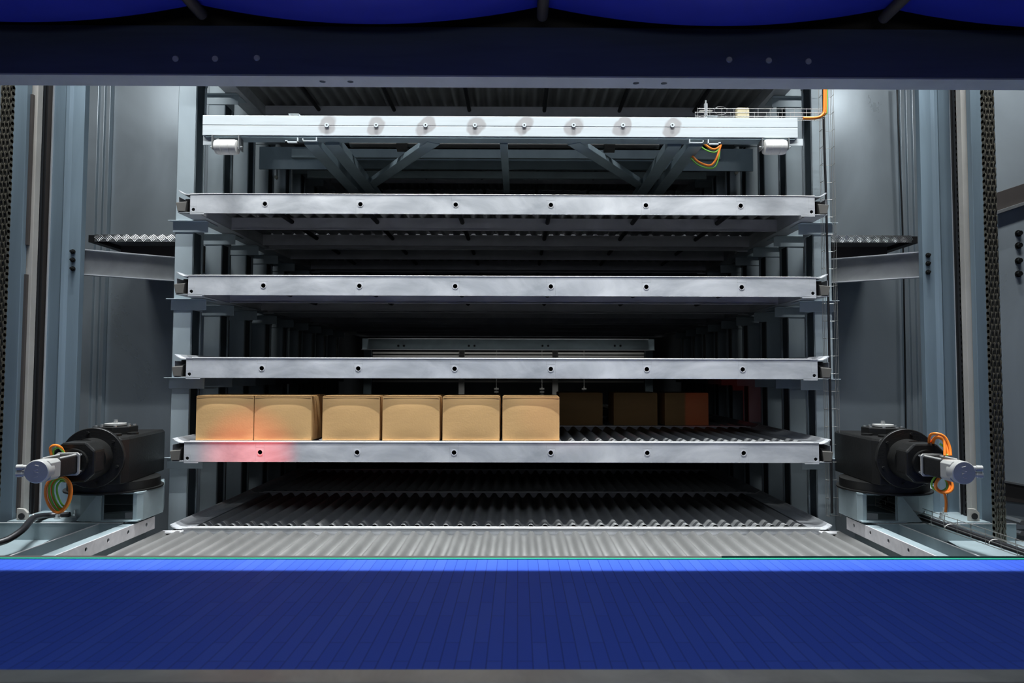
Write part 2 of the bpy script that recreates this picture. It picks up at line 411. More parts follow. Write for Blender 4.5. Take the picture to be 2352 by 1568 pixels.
# ------------------------------------------------------------------ cardboard boxes
def make_box():
    W, D_, H = .398, .36, .306
    t = thing('cardboard_box', (0, 0, 0), 'x', 'box', 'x')
    q = MB(); n = 16; vs = []; fs = []
    def bulge(u, v): return (1-abs(2*u-1)**3.0)*(1-abs(2*v-1)**4.0)
    def idx(a, i, j): return a+(i*(n+1)+j)
    def sheet(fn):
        a = len(vs)
        for i in range(n+1):
            for j in range(n+1): vs.append(fn(i/n, j/n))
        for i in range(n):
            for j in range(n): fs.append((idx(a, i, j), idx(a, i+1, j), idx(a, i+1, j+1), idx(a, i, j+1)))
    B = .010
    sheet(lambda u, v: ((u-.5)*W, -B*bulge(u, v), v*H))
    sheet(lambda u, v: ((u-.5)*W, D_+B*bulge(u, v), v*H))
    sheet(lambda u, v: (-W/2-.5*B*bulge(u, v), u*D_, v*H))
    sheet(lambda u, v: (W/2+.5*B*bulge(u, v), u*D_, v*H))
    sheet(lambda u, v: ((u-.5)*W, v*D_, 0))
    sheet(lambda u, v: ((u-.5)*W, v*D_, H))
    q.add(vs, fs)
    o = q.build('carton', M['card'], t, smooth=True, sharp=50)
    bm = bmesh.new(); bm.from_mesh(o.data); bmesh.ops.remove_doubles(bm, verts=bm.verts, dist=.0005)
    bmesh.ops.recalc_face_normals(bm, faces=bm.faces)
    for e in bm.edges:
        if len(e.link_faces) == 2 and e.calc_face_angle(0) > R(40): e.smooth = False
    bm.to_mesh(o.data); bm.free()
    for y0 in (0.0, D_/2+.002):
        MB().box(-W/2+.006, W/2-.006, y0-.001*(y0 == 0), y0+D_/2-.002, H, H+.005).build('top_flap', M['card'], t, bev=.001)
    MB().box(-W/2+.004, W/2-.004, -.004, .0, .004, .009).build('bottom_crease', M['card'], t)
    MB().box(-W/2+.006, W/2-.006, -.0035, .0, H-.010, H-.006).build('top_crease', M['card'], t)
    MB().box(-W/2+.006, W/2-.006, D_/2-.024, D_/2+.024, H+.0052, H+.0058).build('tape', M['tape'], t)
    return t
BT = LV[1]+.1415
box0 = make_box(); boxes = [(457, 586), (590, 717), (742, 875), (881, 1010), (1017, 1148), (1154, 1285)]
PL = ['leftmost cardboard box, with a warm red tinge, at the left end of the tray',
      'second cardboard box from the left, a wide dark gap on its right',
      'third cardboard box from the left, just right of the wide gap',
      'fourth cardboard box from the left, between its two snug neighbours',
      'fifth cardboard box from the left, next to the endmost lit box',
      'rightmost of the six lit cardboard boxes, empty corrugated tray beside it']
for i, (a, b) in enumerate(boxes):
    o = box0 if i == 0 else copy_tree(box0)
    cx = (xp(a, 4.80)+xp(b, 4.80))/2
    o.location = (cx, 4.796+.001*(i % 3), BT+.001); o.rotation_euler.z = R([.4, -.3, .2, .1, -.2, .5][i])
    o['label'] = PL[i]; o['group'] = 'cardboard boxes at the front of the tray'
far = [(1283, 1384), (1408, 1510), (1526, 1626)]
FL = ['dim cardboard box behind, half hidden by the rightmost lit box', 'dim cardboard box behind, between two other dim boxes',
      'dim cardboard box behind, its right half glowing red']
for i, (a, b) in enumerate(far):
    o = copy_tree(box0); o.location = ((xp(a, 6.23)+xp(b, 6.23))/2, 6.225, BT+.001); o['label'] = FL[i]
    o.scale = (1, 1, .95)
    o['group'] = 'dim cardboard boxes on the second tray'

# ------------------------------------------------------------------ lift carriage with white front beam
def stained_white():
    m = M['white'].copy(); m.name = 'white_paint_stained'; nt = m.node_tree; N = nt.nodes; L = nt.links
    b = N['Principled BSDF']; tc = N.new('ShaderNodeTexCoord'); sp = N.new('ShaderNodeSeparateXYZ'); L.new(tc.outputs['Object'], sp.inputs[0])
    x0 = at(751, 288, 4.70).x-XC; x7 = at(751+7*113.3, 288, 4.70).x-XC; per = (x7-x0)/7; zc = at(751, 288, 4.70).z-Z(1.645)
    def ma(op, a, b_=None):
        n = N.new('ShaderNodeMath'); n.operation = op
        for i, v in enumerate((a, b_)):
            if v is None: continue
            if isinstance(v, (int, float)): n.inputs[i].default_value = v
            else: L.new(v, n.inputs[i])
        return n.outputs[0]
    no = N.new('ShaderNodeTexNoise'); no.inputs['Scale'].default_value = 9; L.new(tc.outputs['Object'], no.inputs['Vector'])
    k = ma('DIVIDE', ma('SUBTRACT', sp.outputs[0], x0), per); kr = ma('ROUND', k)
    dx = ma('MULTIPLY', ma('SUBTRACT', k, kr), per); dz = ma('MULTIPLY', ma('SUBTRACT', sp.outputs[2], zc), .95)
    dd = ma('SQRT', ma('ADD', ma('POWER', ma('ABSOLUTE', ma('SUBTRACT', dx, ma('MULTIPLY', dz, .25))), 2), ma('POWER', ma('ABSOLUTE', dz), 2)))
    dd = ma('ADD', dd, ma('MULTIPLY', ma('SUBTRACT', no.outputs['Fac'], .5), .075))
    mr = N.new('ShaderNodeMapRange'); mr.interpolation_type = 'SMOOTHSTEP'; mr.inputs['From Min'].default_value = .052; mr.inputs['From Max'].default_value = .072
    mr.inputs['To Min'].default_value = 1; mr.inputs['To Max'].default_value = 0; L.new(dd, mr.inputs[0])
    inr = ma('MULTIPLY', ma('GREATER_THAN', k, -.5), ma('LESS_THAN', k, 7.5)); fac = ma('MULTIPLY', ma('MULTIPLY', mr.outputs[0], inr), .85)
    mx = N.new('ShaderNodeMixRGB'); L.new(fac, mx.inputs[0]); src = b.inputs['Base Color'].links[0].from_socket
    L.new(src, mx.inputs[1]); mx.inputs[2].default_value = (.34, .325, .32, 1); L.new(mx.outputs[0], b.inputs['Base Color'])
    return m
zt, zb = Z(1.787), Z(1.645); cy = 4.70
xl, xr = xp(459, 4.73), xp(1838, 4.73)
t = thing('lift_carriage', (XC, cy, zb), 'lift carriage with long white front beam, eight bolts and nylon rollers beneath', 'lift carriage')
q = MB()
zm = (zt+zb)/2
q.prism([(cy, zb), (cy, zm-.003), (cy+.002, zm), (cy-.001, zm+.003), (cy-.001, zt), (cy+.09, zt), (cy+.09, zb)], 'x', xl, xr)
q.build('front_beam', stained_white(), t, bev=.004)
q = MB().box(xl+.02, xr-.02, cy+.005, cy+.11, zb-.012, zb-.001); q.build('bottom_plate', M['frame'], t)
for k in range(8):
    c = at(751+k*113.3, 288, cy)
    b_ = MB().ring((c.x, cy-.002, c.z), (0, -1, 0), .0055, .015, .008).build('bolt', M['white'], t, smooth=True)
    MB().cyl((c.x, cy-.001, c.z), (c.x, cy-.004, c.z), .0056, 12).build('bolt_socket', M['hole'], b_)
zr = zb-.012
# rails and braces of the carriage frame seen from below
def bar(p0, p1, w_, h_, nm, m_, par):
    p0 = Vector(p0); p1 = Vector(p1); d = (p1-p0).normalized(); u = Vector((-d.y, d.x, 0))*(w_/2); up = Vector((0, 0, h_))
    q = MB(); q.add([p0-u, p0+u, p1+u, p1-u, p0-u+up, p0+u+up, p1+u+up, p1-u+up], [(0,1,2,3),(4,5,6,7),(0,1,5,4),(1,2,6,5),(2,3,7,6),(3,0,4,7)])
    return q.build(nm, m_, par, bev=.003)
for s in (-1, 1):
    bar((X(s, 1.22), 4.80, zr-.02), (X(s, 1.22), 6.4, zr-.02), .10, .06, 'long_rail', M['frame'], t)
    bar((X(s, 1.37), 4.80, zr-.02), (X(s, 1.37), 6.4, zr-.02), .10, .06, 'long_rail', M['frame'], t)
    bar((X(s, .50), 4.80, zr-.005), (X(s, 1.2), 5.95, zr-.005), .10, .04, 'diagonal_brace', M['frame'], t)
    # C shaped profile ends at the front edge
    q = MB()
    for (a0, a1, z0, z1) in ((1.43, 1.52, -.05, -.042), (1.43, 1.437, -.05, -.015), (1.30, 1.306, -.035, -.012), (1.30, 1.40, -.04, -.034), (1.395, 1.40, -.04, -.02), (1.505, 1.52, -.05, -.034)):
        q.box(*sorted((X(s, a0), X(s, a1))), cy-.004, cy+.014, zb+z0, zb+z1)
    q.build('profile_end', M['white'], t)
    q = MB()
    for (a0, a1, z0, z1) in ((1.42, 1.50, .012, .018), (1.42, 1.427, .0, .018)):
        q.box(*sorted((X(s, a0), X(s, a1))), cy-.002, cy+.016, zt+z0-.005, zt+z1-.005)
    q.build('profile_end', M['white'], t)
    c = at(521 if s < 0 else 1779, 338, cy+.018)
    q = MB(); L_ = .155; pr = [(-.5, .040), (-.48, .048), (-.36, .052), (-.19, .052), (-.165, .049), (-.14, .052), (.14, .052), (.165, .049), (.19, .052), (.36, .052), (.48, .048), (.5, .040)]
    for (a, ra), (b, rb) in zip(pr[:-1], pr[1:]): q.cyl((c.x+a*L_, c.y, c.z), (c.x+b*L_, c.y, c.z), ra, 28, r2=rb)
    q.build('guide_roller', M['nylon'], t, smooth=True)
    rb_ = MB()
    rb_.box(*sorted((c.x+s*.09, c.x+s*.095)), c.y-.03, c.y+.05, c.z-.02, zb)
    rb_.box(*sorted((c.x-s*.09, c.x-s*.095)), c.y-.03, c.y+.05, c.z-.02, zb)
    rb_.cyl((c.x-.11, c.y, c.z), (c.x+.11, c.y, c.z), .008, 10)
    rb_.build('roller_fork', M['ibeam'], t)
    q = MB()
    if s < 0: p = at(483, 326, cy+.02); q.box(p.x-.05, p.x+.06, p.y, p.y+.006, p.z-.02, zb)
    else:
        p = at(1831, 318, cy+.02); q.box(p.x-.07, p.x+.04, p.y, p.y+.006, p.z-.05, zb)
    q.build('end_tab', M['white'], t)
bar((XC, 4.80, zr-.01), (XC, 6.4, zr-.01), .055, .05, 'centre_strut', M['frame'], t)
MB().cyl((X(-1, 1.18), 5.15, Z(1.735)), (X(1, 1.18), 5.15, Z(1.735)), .022, 16).build('drive_shaft', M['black'], t, smooth=True)
for a in (-.78, .80):
    MB().cyl((XC+a-.04, 5.15, Z(1.73)), (XC+a+.04, 5.15, Z(1.73)), .05, 8).build('shaft_coupling', M['black'], t)
for (y_, p0, p1, m_) in ((5.96, 343, 363, 'gz'), (6.2, 365, 388, 'frame'), (6.42, 393, 409, 'gz')):
    a = at(1176, p0, y_).z; b = at(1176, p1, y_).z
    MB().box(X(-1, 1.9), X(1, 1.9), y_, y_+.04, b, a).build('rear_beam', M[m_], t, bev=.003)
for s in (-1, 1):
    a = at(700, 337, 6.0); b = at(700, 388, 6.0)
    MB().box(*sorted((X(s, 1.42), X(s, 2.2))), 6.005, 6.02, b.z, a.z).build('rear_side_plate', M['frame'], t)

# ------------------------------------------------------------------ columns of the lift mast, guide strips, chains
zlo, zhi = Z(-1.12), Z(3.4)
for s in (-1, 1):
    sd = 'left' if s < 0 else 'right'
    def sx(a, b): return sorted((X(s, a), X(s, b)))
    y = 4.75
    t = thing('mast_column', (X(s, 3.06), y, zlo), 'tall blue-grey ribbed column on the %s with a row of three dark bolts' % sd, 'column', 'blue-grey lift columns')
    q = MB()
    pl = [(2.95, 0), (3.03, 0), (3.05, -.012), (3.062, -.026), (3.072, -.012), (3.085, 0), (3.165, .0), (3.165, .05), (2.95, .05)]
    q.prism([(X(s, a), y+b) for a, b in pl], 'z', zlo, zhi)
    q.build('column_profile', M['col'], t, bev=.002)
    MB().box(*sx(3.163, 3.170), y-.012, y+.02, zlo, zhi).build('edge_strip', M['lip'], t)
    for pz in (578, 597, 617):
        c = at(168 if s < 0 else 2131, pz if s < 0 else pz+8, y)
        q = MB(); q.cyl((c.x, y, c.z), (c.x, y-.006, c.z), .017, 16); q.cyl((c.x, y-.006, c.z), (c.x, y-.02, c.z), .012, 6); q.cyl((c.x, y-.02, c.z), (c.x, y-.03, c.z), .007, 10)
        q.build('bolt', M['black'], t)
    # dark guide plate
    y = 4.74
    tag(MB().box(*sx(3.172, 3.225), y+.03, y+.2, zlo, zhi).build('guide_plate', M['brown'], bev=.002),
        'dark brown upright strip beside the ribbed column on the %s' % sd, 'plate', 'dark upright strips')
    # slotted strip with cables behind
    y = 4.62
    a0 = abs(xp(84 if s < 0 else 2211, y)-XC); a1 = abs(xp(70 if s < 0 else 2226, y)-XC)
    t = thing('slotted_strip', (X(s, (a0+a1)/2), y, zlo), ('black slotted strip on the left, orange cable glinting through its slots' if s < 0 else 'black slotted strip on the right, green cable glinting through its slots'), 'strip', 'black slotted strips')
    q = MB(); q.box(*sx(a0, a0+.008), y, y+.02, zlo, zhi); q.box(*sx(a1-.010, a1), y, y+.02, zlo, zhi)
    n = int((zhi-zlo)/.0405)
    for k in range(n): q.box(*sx(a0, a1), y-.008, y-.003, zlo+k*.0405, zlo+k*.0405+.020)
    q.build('rungs', M['hole'], t)
    MB().box(*sx(a0-.004, a1+.004), y+.035, y+.04, zlo, zhi).build('back_plate', M['hole'], t)
    ca = (a0+a1)/2
    segs = [(zlo, Z(.05), 'orange'), (Z(.05), Z(.70), 'green'), (Z(.70), zhi, 'orange')] if s < 0 else [(zlo, Z(1.62), 'green'), (Z(1.62), zhi, 'orange')]
    for za, zb_, cc in segs:
        MB().cyl((X(s, ca), y+.004, za), (X(s, ca), y+.004, zb_), .007, 10).build('inner_cable', M[cc], t, smooth=True)
    # tan strip and blue side flange
    y = 4.55
    a0 = abs(xp(71 if s < 0 else 2226, y)-XC); a1 = abs(xp(50 if s < 0 else 2248, y)-XC)
    q = MB().box(*sx(a0, a1), y, y+.05, zlo, zhi)
    tag(q.build('guide_strip', M['tan'], bev=.002), 'flat tan-grey upright strip beside the black slotted strip on the %s' % sd, 'strip', 'tan-grey upright strips')
    y = 4.50
    b0 = abs(xp(46 if s < 0 else 2249, y)-XC); b1 = abs(xp(14 if s < 0 else 2277, y)-XC)
    t = thing('side_upright', (X(s, b0), y, zlo), 'smooth blue-grey upright between the tan strip and the chain on the %s' % sd, 'upright', 'smooth blue-grey uprights')
    MB().box(*sx(b0, b1+.03), y, y+.046, zlo, zhi).build('upright_body', M['col'], t, bev=.003)
    if s < 0:
        for za, zz_ in ((at(50, 560, y).z, at(50, 212, y).z), (at(50, 1180, y).z, at(50, 628, y).z)):
            MB().box(*sx(b0-.016, b0), y+.03, y+.06, za, zz_).build('groove_edge', M['brown'], t)
    # chain
    y = 4.30; ac = abs(xp(2288, y)-XC) if s > 0 else abs(xp(2, y)-XC)
    q = MB(); n = int((zhi-zlo)/.0385)
    for k in range(n):
        z = zlo+k*.0385
        q.cyl((X(s, ac-.034), y, z), (X(s, ac+.034), y, z), .0125, 10)
        for j, dx in enumerate((-.031, -.020, -.004, .004, .020, .031)):
            off = (j+k) % 2
            for sg in ((0,) if off else (1,)):
                p = [(-.013, .006), (-.007, .013), (.007, .013), (.013, .006), (.010, .019), (.013, .032), (.007, .0385+.004), (-.007, .0385+.004), (-.013, .032), (-.010, .019)]
                pts = [(-.014, .0), (-.010, -.010), (.010, -.010), (.014, .0), (.0105, .019), (.014, .0385), (.010, .0485), (-.010, .0485), (-.014, .0385), (-.0105, .019)]
                q.prism([(y+a-.004*off, z+b) for a, b in pts], 'x', X(s, ac)+dx-.0035, X(s, ac)+dx+.0035)
    tag(q.build('roller_chain', M['chain'], smooth=True), 'greasy dark roller chain hanging upright at the far %s' % sd, 'chain', 'heavy upright roller chains')
    # step platform with checker plate edge
    yF = 5.20; pa, pb = (208, 403) if s < 0 else (1904, 2105)
    e0 = at(pa, 538 if s < 0 else 540, yF); e1 = at(pb, 555 if s < 0 else 557, yF)
    t = thing('tread_platform', ((e0.x+e1.x)/2, yF, e1.z), 'narrow platform with raised checker-plate front edge on the %s' % sd, 'platform', 'checker-plate platforms')
    xa, xb = sorted((X(s, 2.46), X(s, 3.135)))
    q = MB().box(xa, xb, yF, yF+.004, e1.z, e0.z)
    kick = q.build('kick_plate', M['ibeam'], t)
    q = MB(); n = 9
    for k in range(10):
        for m_ in range(5):
            cx = xa+.035+k*(xb-xa-.02)/9.6; sg = 1 if s < 0 else 1
            o_ = -.020+m_*.010
            d_ = Vector((.020, 0, -.018)) if (s < 0) else Vector((.018, 0, -.020))
            c_ = Vector((cx+o_, yF-.001, (e0.z+e1.z)/2+o_*.55))
            q.tube([c_-d_*.9, c_+Vector((.003, -.001, .003)), c_+d_*.9], .0024, 5, 2)
        for m_ in range(4):
            cx = xa+.035+(k+.5)*(xb-xa-.02)/9.6; o_ = -.015+m_*.010
            c_ = Vector((cx+o_, yF-.0005, (e0.z+e1.z)/2-o_*.5-.008)); d_ = Vector((.014, 0, .012))
            if cx+.03 < xb: q.tube([c_-d_, c_, c_+d_], .0012, 5, 0)
    q.build('raised_tread', M['bolt'], kick, smooth=True)
    MB().box(xa, xb, yF+.004, WY-.06, e1.z+.03, e1.z+.036).build('tread_top', M['ibeam'], t)
    MB().box(*sorted((X(s, 3.135), X(s, 3.20))), yF+.03, WY-.10, e1.z-.0, e0.z).build('end_bracket', M['hole'], t)
    MB().box(xa, xb, 5.55, 5.60, e1.z-.18, e1.z+.03).build('bearer', M['brown'], t)
    # I beam running from the column to the rack post
    n0 = at(186 if s < 0 else 2118, 571 if s < 0 else 577, 4.79); n1 = at(186 if s < 0 else 2120, 630 if s < 0 else 636, 4.79)
    f0 = at(403 if s < 0 else 1903, 592 if s < 0 else 597, 5.12)
    h_ = n0.z-n1.z; A = Vector((n0.x, n0.y, 0)); B = Vector((f0.x, f0.y, 0)); d = (B-A).normalized(); A = A-d*.0; u = Vector((-d.y, d.x, 0))
    if u.y > 0: u = -u
    A = A + d*.005
    zt_ = n0.z; zb_ = n1.z
    t = thing('channel_beam', (A.x, A.y, zb_), 'grey steel channel beam slanting from the bolted column to the rack on the %s' % sd, 'beam', 'slanting channel beams')
    q = MB()
    def slab(o0, o1, z0, z1):
        q.add([A+u*o0+Vector((0,0,z0)), A+u*o1+Vector((0,0,z0)), B+u*o1+Vector((0,0,z0)), B+u*o0+Vector((0,0,z0)),
               A+u*o0+Vector((0,0,z1)), A+u*o1+Vector((0,0,z1)), B+u*o1+Vector((0,0,z1)), B+u*o0+Vector((0,0,z1))],
              [(0,1,2,3),(4,5,6,7),(0,1,5,4),(1,2,6,5),(2,3,7,6),(3,0,4,7)])
    slab(-.045, -.040, zb_, zt_)
    q.build('beam_web', M['ibeam'], t, bev=.002)
    q = MB(); slab(-.05, .0, zt_-.006, zt_); q.build('top_flange', M['tray'], t)
    q = MB(); slab(-.05, .0, zb_, zb_+.006); q.build('bottom_flange', M['tray'], t)

# right edge plate with four bolts and its brace
y = 4.95
xa = xp(2306, y)
t = thing('bolted_plate', (xa, y, zlo), 'grey upright plate at the right edge of the picture with four dark bolts', 'plate')
MB().box(xa, xa+.7, y, y+.03, zlo, zhi).build('plate_face', M['wall'], t, bev=.002)
for py in (536, 564, 599, 629):
    c = at(2338, py, y); q = MB(); q.cyl((c.x, y, c.z), (c.x, y-.008, c.z), .024, 16); q.cyl((c.x, y-.008, c.z), (c.x, y-.03, c.z), .018, 6)
    q.build('bolt', M['black'], t)
for py in (1200, 1225):
    c = at(2349, py, y-.3); q = MB(); q.cyl((c.x, y, c.z), (c.x, y-.3, c.z), .018, 6); q.build('bolt', M['bolt'], t)
def quadbar(pts, y0, th, nm, m_, par=None):
    P = [at(px, py, y0) for px, py in pts]
    q = MB().prism([(p.x, p.z) for p in P], 'y', y0, y0+th); return q.build(nm, m_, par, bev=.002)
t = thing('wall_brace', at(2330, 460, y-.03), 'dark slanting brace crossing the bolted plate at the upper right edge', 'brace')
quadbar([(2290, 442), (2380, 412), (2380, 462), (2290, 492)], y-.03, .02, 'brace_web', M['brown'], t)
quadbar([(2290, 484), (2380, 454), (2380, 462), (2290, 492)], y-.06, .03, 'brace_flange', M['ibeam'], t)
t = thing('wall_ledge', at(2330, 1130, y-.03), 'dark ledge on the bolted plate at the lower right edge', 'ledge')
quadbar([(2306, 1103), (2390, 1118), (2390, 1160), (2306, 1150)], y-.03, .02, 'ledge_web', M['brown'], t)
quadbar([(2306, 1103), (2390, 1118), (2390, 1123), (2306, 1108)], y-.06, .03, 'ledge_flange', M['ibeam'], t)
# thin black cable running down the right wall
q = MB().tube([at(2060, 190, 5.9), at(2067, 380, 5.9), at(2074, 560, 5.9), at(2081, 1010, 5.9)], .007, 8)
tag(q.build('wall_cable', M['cable'], smooth=True), 'thin black cable running down the right wall beside the folded seam', 'cable')

# ------------------------------------------------------------------ gear motors
def motor(s):
    sd = 'left' if s < 0 else 'right'
    y0 = 3.70
    e0, e1 = (at(84, 1083, 3.70), at(214, 1051, 4.30)) if s < 0 else (at(2214, 1087, 3.70), at(2081, 1052, 4.30))
    zc = (e0.z+e1.z)/2; A0 = s*(e0.x-XC); ang = (s*(e1.x-XC)-A0)/.60
    def P(d, u=0, h=0):      # d along the axis away from the eye, u outward, h up
        return Vector((X(s, A0+ang*d+u), y0+d-ang*u, zc+h))
    t = thing('gear_motor', P(.9, 0, -.185), ('black gear motor on the left with silver end cap, below the left platform' if s < 0 else 'black gear motor on the right with silver end cap, behind the wire basket'), 'gear motor', 'gear motors')
    dv = (P(1)-P(0)).normalized()
    def sqprism(d0, d1, hw, hh, ch, nm, m_, hb=None, bev=.003, par=None):
        hb = hh if hb is None else hb
        pl = [(-hw+ch, -hb), (hw-ch, -hb), (hw, -hb+ch), (hw, hh-ch), (hw-ch, hh), (-hw+ch, hh), (-hw, hh-ch), (-hw, -hb+ch)]
        q = MB(); n = len(pl)
        vs = [P(d0, a, b) for a, b in pl]+[P(d1, a, b) for a, b in pl]
        q.add(vs, [tuple(range(n)), tuple(range(2*n-1, n-1, -1))]+[(i, (i+1) % n, n+(i+1) % n, n+i) for i in range(n)])
        return q.build(nm, m_, par or t, bev=bev)
    q = MB(); q.cyl(P(-.004), P(.0), .058, 40, r2=.062); q.cyl(P(0), P(.06), .062, 40)
    cap = q.build('end_cap', M['alu'], t, smooth=True)
    q = MB()
    for k in range(4): q.box(-.004, .004, 0, .002, -.004+k*0, .004)
    q = MB()
    for k, (u, h) in enumerate(((-.012, .030), (-.008, .012), (-.012, -.006), (-.008, -.026))):
        a = P(-.0045, u, h); b = P(-.0045, u+.020, h+.006*(-1)**k); q.tube([a, b], .0016, 5, 0)
    q.build('cast_mark', M['stain'], cap)
    sqprism(.03, .125, .056, .056, .016, 'encoder_housing', M['alu'])
    sqprism(.125, .30, .052, .052, .006, 'motor_body', M['black'])
    q = MB()
    for sg in (-1, 1): q.cyl(P(.13, sg*.044, .054), P(.30, sg*.044, .054), .006, 8)
    q.build('edge_rib', M['alu'], t, smooth=True)
    sqprism(.30, .312, .066, .066, .012, 'motor_flange', M['alu'])
    sqprism(.296, .302, .056, .056, .010, 'flange_face', M['black'])
    for (hh, dd) in ((.018, .0), (-.018, .0)):
        q = MB(); q.cyl(P(.06, .05, hh), P(.05, .105, hh), .013, 14); q.cyl(P(.052, .095, hh), P(.046, .125, hh), .016, 14)
        q.build('cable_socket', M['alu'], t, smooth=True)
    q = MB(); q.cyl(P(.312), P(.36), .045, 30); q.cyl(P(.35), P(.372), .082, 40); q.build('adapter_ring', M['black'], t, smooth=True)
    for k in range(4):
        a = math.pi/4+k*math.pi/2; c = (.068*math.cos(a), .068*math.sin(a))
        MB().cyl(P(.338, *c), P(.352, *c), .008, 6).build('bolt', M['bolt'], t)
    sqprism(.372, .50, .115, .118, .05, 'reduction_gear', M['black'], bev=.012)
    q = MB(); q.cyl(P(.49), P(.60), .125, 48); q.build('gear_neck', M['black'], t, smooth=True)
    q = MB(); q.cyl(P(.585), P(.615), .187, 64); q.build('large_flange', M['black'], t, smooth=True, bev=.004)
    for k in range(6):
        a = .35+k*math.pi/3; c = (.158*math.cos(a), .158*math.sin(a))
        MB().cyl(P(.572, *c), P(.586, *c), .010, 6).build('bolt', M['black'], t)
    # gearbox block
    q = MB()
    pl = [(-.155, .615), (-.175, .68), (-.175, 1.25), (.155, 1.25), (.155, .68), (.13, .615)]
    n = len(pl); vs = [P(d, a, -.17) for a, d in pl]+[P(d, a, .105) for a, d in pl]+[P(d*.99+.01, a*.93, .122) for a, d in pl]
    fs = [tuple(range(n)), tuple(range(3*n-1, 2*n-1, -1))]
    for b_ in (0, n): fs += [(b_+i, b_+(i+1) % n, b_+n+(i+1) % n, b_+n+i) for i in range(n)]
    q.add(vs, fs); q.build('gearbox', M['black'], t, bev=.006)
    for k, (d, u) in enumerate(((.74, -.05), (.86, -.12))):
        MB().cyl(P(d, u, .12), P(d, u, .135), .05-.015*k, 30).build('inspection_cap', M['black'], t, smooth=True)
    q = MB(); q.cyl(P(.93, .02, .12), P(.93, .02, .172), .135, 8, rot=.39); q.build('top_cover', M['black'], t, bev=.004)
    q = MB(); q.cyl(P(.93, .02, .172), P(.93, .02, .178), .05, 24); q.cyl(P(.93, .02, .178), P(.93, .02, .190), .066, 40); q.build('shaft_disc', M['alu'], t, smooth=True)
    q = MB(); q.cyl(P(.93, .02, .19), P(.93, .02, .205), .015, 6); q.cyl(P(.93, .02, .205), P(.93, .02, .214), .012, 16); q.build('shaft_bolt', M['bolt'], t)
    for k in range(8):
        a = k*math.pi/4+.39; 
        MB().cyl(P(.93+.11*math.sin(a), .02+.11*math.cos(a), .172), P(.93+.11*math.sin(a), .02+.11*math.cos(a), .180), .010, 10).build('bolt', M['bolt'], t)
    q = MB(); q.cyl(P(.90, 0, -.225), P(.90, 0, -.17), .27, 56); q.cyl(P(.90, 0, -.235), P(.90, 0, -.225), .29, 56); q.build('base_flange', M['black'], t, smooth=True)
    for a in (-1.9, -1.1, -.5, .3):
        c = P(.90+.25*math.sin(a), .25*math.cos(a)*(1), -.17); MB().cyl(c, c+Vector((0, 0, .012)), .012, 6).build('bolt', M['bolt'], t)
    # stand -------------------------------------------------------------
    zt0, zt1 = Z(-.772), Z(-.955)
    c = P(.93); cx, cyy = c.x, c.y
    t2 = thing('motor_stand', (cx, cyy, zt1), 'eight-sided zinc stand with a dark window under the %s gear motor' % sd, 'stand', 'zinc motor stands')
    top_ = [(2.56, 4.42), (2.33, 4.42), (2.305, 4.45), (2.305, 4.70), (2.44, 4.98), (3.02, 4.98), (3.02, 4.80), (2.90, 4.62), (2.74, 4.50), (2.58, 4.46)]
    q = MB(); q.prism([(X(s, a), b) for a, b in top_], 'z', zt0-.012, zt0); q.build('top_plate', M['gz'], t2, bev=.002)
    q = MB()
    wpl = [(a, b+.006) for a, b in top_]; n = len(wpl)
    for k in range(n):
        a0_, a1_ = wpl[k], wpl[(k+1) % n]
        if k == 0: parts_ = ((0, .09), (.90, 1))
        else: parts_ = ((0, 1),)
        for u0, u1 in parts_:
            p0 = (a0_[0]*(1-u0)+a1_[0]*u0, a0_[1]*(1-u0)+a1_[1]*u0); p1 = (a0_[0]*(1-u1)+a1_[0]*u1, a0_[1]*(1-u1)+a1_[1]*u1)
            sh = lambda p: (p[0]+(2.66-p[0])*.02, p[1]+(4.72-p[1])*.02)
            q.prism([(X(s, a), b) for a, b in (p0, p1, sh(p1), sh(p0))], 'z', zt1+.001, zt0-.012)
    q.build('stand_wall', M['gz'], t2, bev=.002)
    MB().box(*sorted((X(s, 2.31), X(s, 2.60))), 4.40, 4.46, zt1, zt1+.008).build('foot_flange', M['gz'], t2)
    q = MB(); q.prism([(X(s, 2.545), zt0-.02), (X(s, 2.575), zt0-.02), (X(s, 2.70), zt1+.004), (X(s, 2.66), zt1+.002), (X(s, 2.545), zt1+.002)], 'y', 4.405, 4.413); q.build('gusset', M['gz'], t2)
    # deck below the stand
    pz = Z(-.955)
    pol = [(3.15, 4.42), (2.74, 4.42), (2.68, 4.70), (2.50, 4.78), (2.47, 4.99), (3.15, 4.99)]
    t3 = thing('mounting_deck', (X(s, 2.8), 4.6, pz-.012), 'flat zinc deck plate carrying the %s motor stand' % sd, 'deck plate', 'zinc deck plates')
    q = MB(); q.prism([(X(s, a), b) for a, b in pol], 'z', pz-.012, pz-.0005); q.build('deck_sheet', M['gz'], t3, bev=.002)
    MB().box(*sorted((X(s, 2.70), X(s, 3.08))), 4.5, 4.95, Z(-1.13), pz-.012).build('deck_bearer', M['gz'], t3)
    for (a_, b_) in ((2.80, 4.55), (2.88, 4.50), (3.0, 4.66)):
        c = Vector((X(s, a_), b_, pz)); q = MB(); q.cyl(c, c+Vector((0, 0, .006)), .022, 16); q.cyl(c+Vector((0, 0, .006)), c+Vector((0, 0, .022)), .015, 6); q.cyl(c+Vector((0, 0, .022)), c+Vector((0, 0, .045)), .008, 10)
        q.build('bolt', M['bolt'], t3)
    return P
PLm = motor(-1); PRm = motor(1)

